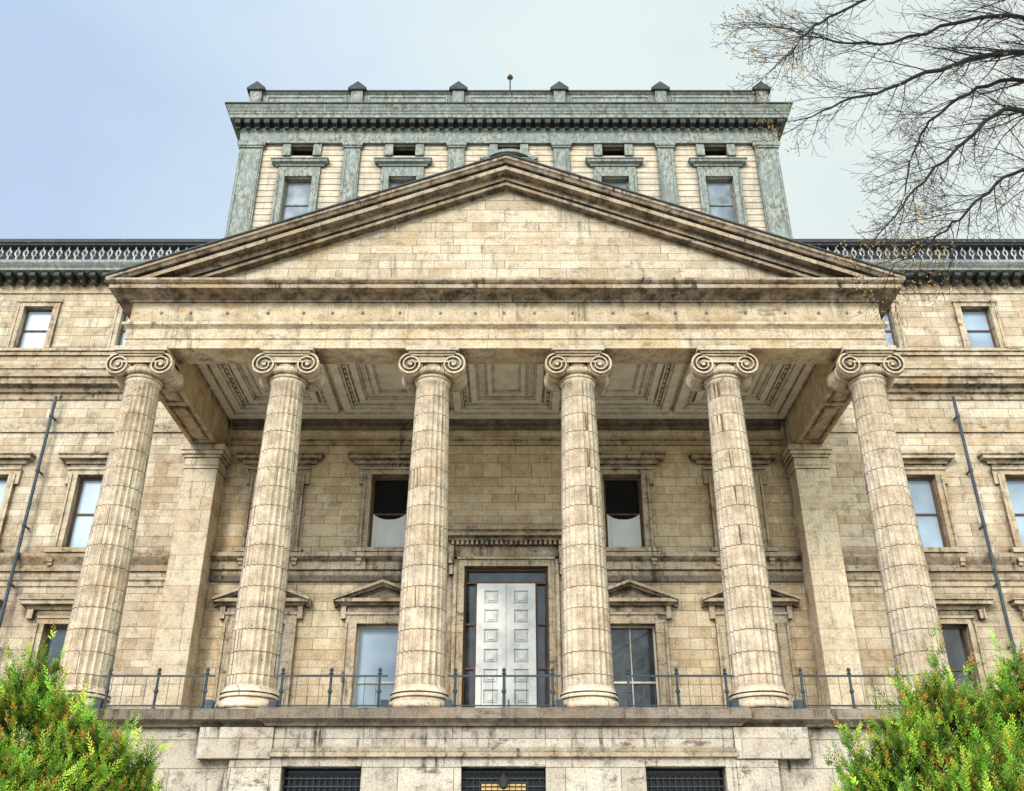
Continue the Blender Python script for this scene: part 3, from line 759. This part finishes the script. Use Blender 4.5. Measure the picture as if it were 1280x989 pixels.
def limb(P,r0,r1,dens=.64):
    pts=smooth_path(P,9); 
    for i in range(1,len(pts)-1): pts[i]=pts[i]+rv(.022)
    n=len(pts); rad=[r0+(r1-r0)*(i/(n-1))**.7 for i in range(n)]
    bm_.tube(pts,rad,8)
    for i in range(8,n-1):
        for rep in range(2):
            if random.random()<dens:
                dirn=(pts[i+1]-pts[i]).normalized(); sg=1 if (i+rep)%2 else -1
                side=dirn.cross(Vector((0,1,0)))*sg+rv(.25)
                nd=(dirn*1.1+side*.65).normalized()
                t=i/(n-1)
                grow(pts[i].lerp(pts[i+1],random.random()),nd,random.uniform(.8,2.1)*(1.12-.5*t),max(.009,rad[i]*.36),1)
    grow(pts[-1],pts[-1]-pts[-2],1.0,r1,1)
limb([fork,V(10.8,12.4,11.4),V(9.09,12.3,13.3),V(6.56,12,12.28),V(4.6,11.6,11.1)],.115,.010)
limb([fork,V(10.8,12.4,10.6),V(8.76,12.3,12.0),V(6.96,12,10.62),V(5.5,11.7,8.9)],.09,.010)
limb([fork,V(11.2,12.9,11.6),V(9.43,13,13.4),V(7.4,12.8,12.24),V(6.4,12.6,10.2)],.085,.010)
limb([fork,V(11,12.2,11.9),V(9.06,12,13.9),V(6.37,12,13.23),V(4.6,11.8,13.4)],.085,.009)
limb([fork,V(10.5,11.9,12.4),V(7.9,11.5,14.3),V(5.45,11.3,13.2),V(4.2,11.1,11.8)],.08,.008,.5)
limb([fork,V(10.6,12.5,9.9),V(8.7,12.5,10.9),V(7.09,12.2,9.6),V(5.7,12,8.45)],.07,.008)
make('trunk',tm,M_BARK,tree,smooth=True,recalc=False)
make('branches',bm_,M_BARK,tree,recalc=False)
bb=MB()
for p in buds:
    low = (p.z<9.8 and p.x<6.9) or p.x<4.9
    if random.random()>(.7 if low else .12): continue
    for _ in range(2 if low else 1):
        c=p+rv(.03); s=random.uniform(.008,.015)
        a=rv(1).normalized()*s*1.6; b=a.orthogonal().normalized()*s; e=a.cross(b).normalized()*s
        bb.add([c+a,c-a,c+b,c-b,c+e,c-e],[(0,2,4),(0,4,3),(0,3,5),(0,5,2),(1,4,2),(1,3,4),(1,5,3),(1,2,5)])
o=make('leaf_buds',bb,M_BUD,tree,recalc=False); o['kind']='stuff'

# ------------------------------------------------------------------ evergreen shrubs
m,nt,b=newmat('evergreen_foliage')
at=N(nt,'ShaderNodeAttribute'); at.attribute_name='tint'
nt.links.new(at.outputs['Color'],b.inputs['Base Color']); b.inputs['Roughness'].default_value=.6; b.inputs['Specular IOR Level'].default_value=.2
M_FOL=m
def shrub(cx,cy,lobes,nspray,seed):
    R=np.random.default_rng(seed)
    root=empty('evergreen_shrub',(cx,cy,0),label='dense green evergreen shrub with orange-tipped sprigs',category='shrub')
    sm=MB()
    vs=[];cols=[]
    tot=sum(l[3]*l[4] for l in lobes)
    for (lx,ly,lz,rx,rz) in lobes:
        sm.tube([(cx,cy,-1.6),((cx+lx)/2,(cy+ly)/2,-.6),(lx,ly,lz+rz*.3)],[.09,.07,.02],6)
        n=int(nspray*rx*rz/tot)
        for _ in range(n):
            d=R.normal(size=3); d/=np.linalg.norm(d)
            if d[2]<-.6: d[2]*=-1
            if d[1]>.3 and R.random()<.65: d[1]*=-1
            bump=1+.17*math.sin(8*d[0]+lx*3)*math.cos(5*d[2]+lx)+.14*math.sin(11*d[2]+6*d[1]+lx)
            tip=R.random()<.14
            rr=(R.uniform(.4,1.0)**.5)*bump*(1.2 if tip else 1)
            p=np.array([lx+d[0]*rx*rr,ly+d[1]*rx*rr,lz+d[2]*rz*rr])
            ax=d*.8+np.array([0,0,.7])+R.normal(size=3)*.42; ax/=np.linalg.norm(ax)
            L=R.uniform(.12,.28)*(1.25 if tip else 1)
            o1=np.cross(ax,R.normal(size=3)); o1/=np.linalg.norm(o1); o2=np.cross(ax,o1)
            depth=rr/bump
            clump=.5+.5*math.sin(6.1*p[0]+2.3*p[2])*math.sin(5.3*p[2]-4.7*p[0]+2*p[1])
            tone=R.uniform(.55,1.3)*(.10+1.15*max(0,(depth-.70)/.30))*(.5+.85*clump)  # inner sprays darker: the shrub's inner shade is painted into the leaf colour
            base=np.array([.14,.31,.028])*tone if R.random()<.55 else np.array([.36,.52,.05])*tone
            orange=R.random()<(.25 if lx<0 else .19)*(1.4-clump)
            oc=np.array([.74,.38,.05]) if R.random()<.5 else np.array([.76,.55,.08])
            k=18
            for j in range(k):
                t=(j+.5)/k; a=j*2.4
                out=o1*math.cos(a)+o2*math.sin(a)*.55; c=p+ax*L*t
                ld=out*(.75)+ax*.7; ld/=np.linalg.norm(ld)
                ll=.062*(1.2-t*.7)*R.uniform(.8,1.2); wv=np.cross(ld,o2); wv/=np.linalg.norm(wv)+1e-9; wv*=ll*.16
                vs+=[c,c+ld*ll*.5+wv,c+ld*ll,c+ld*ll*.5-wv]
                cc=base*(.6+.8*t)
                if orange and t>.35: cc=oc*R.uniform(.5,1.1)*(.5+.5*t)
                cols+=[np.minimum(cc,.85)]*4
    vs=np.array(vs); nf=len(vs)//4
    me=bpy.data.meshes.new('foliage'); me.vertices.add(len(vs)); me.vertices.foreach_set('co',vs.ravel().astype(np.float32))
    me.loops.add(nf*4); me.loops.foreach_set('vertex_index',np.arange(nf*4,dtype=np.int32))
    me.polygons.add(nf); me.polygons.foreach_set('loop_start',np.arange(0,nf*4,4,dtype=np.int32)); me.polygons.foreach_set('loop_total',np.full(nf,4,dtype=np.int32))
    me.update(calc_edges=True)
    ca=me.color_attributes.new('tint','FLOAT_COLOR','POINT')
    cc=np.ones((len(vs),4),dtype=np.float32); cc[:,:3]=np.array(cols); ca.data.foreach_set('color',cc.ravel())
    me.materials.append(M_FOL)
    o=bpy.data.objects.new('foliage',me); link(o,root,(0,0,ZE))
    make('stems',sm,M_BARK,root,recalc=False)
shrub(-6.4,13,[(-6.1,13,1.28,.55,1.5),(-5.45,12.9,.9,.45,1.3),(-4.95,12.9,.7,.4,1.2),(-4.6,13.1,.4,.38,1.2),(-6.75,13.1,.95,.5,1.4),(-7.9,13,.8,.9,1.4),(-6.1,12.6,.0,1.65,1.45)],13000,1)
shrub(6.3,13,[(5.75,13,1.2,.5,1.4),(6.85,13.1,1.3,.55,1.45),(5.2,12.9,.85,.45,1.3),(4.70,13.1,.5,.45,1.2),(6.3,13.0,.9,.55,1.35),(7.9,13,1.0,.9,1.4),(6.1,12.6,.0,1.75,1.45)],13000,2)

# ------------------------------------------------------------------ world, sun, camera
w=bpy.data.worlds.new('World'); scn.world=w; w.use_nodes=True; nt=w.node_tree; nt.nodes.clear()
out=N(nt,'ShaderNodeOutputWorld'); bg=N(nt,'ShaderNodeBackground'); nt.links.new(bg.outputs[0],out.inputs[0])
SE=math.radians(28); SR=math.radians(202)
sky=N(nt,'ShaderNodeTexSky'); sky.sky_type='NISHITA'; sky.sun_disc=False; sky.sun_elevation=SE; sky.sun_rotation=SR
sky.air_density=1.0; sky.dust_density=1.0
tc=N(nt,'ShaderNodeTexCoord')
n=noise(nt,mapping(nt,tc.outputs['Generated'],(1,1,2.0),(3.1,.4,.2)),1.8,4,.5)
sp=N(nt,'ShaderNodeSeparateXYZ'); nt.links.new(tc.outputs['Generated'],sp.inputs[0])
ma=N(nt,'ShaderNodeMath',operation='MULTIPLY_ADD'); nt.links.new(n,ma.inputs[0]); ma.inputs[1].default_value=1.0; nt.links.new(sp.outputs[0],ma.inputs[2])
ccol=ramp(nt,ma.outputs[0],[(.0,(.58,.73,.96)),(.40,(.70,.84,.97)),(.68,(.83,.945,.94)),(.95,(.91,.98,.92))])
neg=math_(nt,'MULTIPLY',sp.outputs[1],-1)
bright=ramp(nt,neg,[(0.0,.445),(.85,1.0)])
cc=mix(nt,'MULTIPLY',1.0,ccol,(22.0,22.0,22.0)); cc=mix(nt,'MULTIPLY',1.0,cc,bright)
col=mix(nt,'MIX',ramp(nt,n,[(.38,.90),(.60,.98)]),sky.outputs[0],cc)
nt.links.new(col,bg.inputs[0]); bg.inputs[1].default_value=.1
sd=bpy.data.lights.new('sun','SUN'); sd.energy=2.15; sd.angle=math.radians(15); sd.color=(1,.94,.84)
so=bpy.data.objects.new('sun',sd); COL.objects.link(so)
az=SR; dv=Vector((math.sin(az)*math.cos(SE),math.cos(az)*math.cos(SE),math.sin(SE)))
so.rotation_euler=dv.to_track_quat('Z','Y').to_euler(); so.location=(0,-10,30)
cd=bpy.data.cameras.new('camera'); cam=bpy.data.objects.new('camera',cd); COL.objects.link(cam)
cd.sensor_fit='HORIZONTAL'; cd.sensor_width=36; cd.lens=36*1208/1280; cd.clip_end=2000
cam.location=(.19,0,ZE); cam.rotation_euler=(math.radians(90+27.8),0,0)
scn.camera=cam
scn.view_settings.view_transform='Standard'; scn.view_settings.look='None'; scn.view_settings.exposure=0
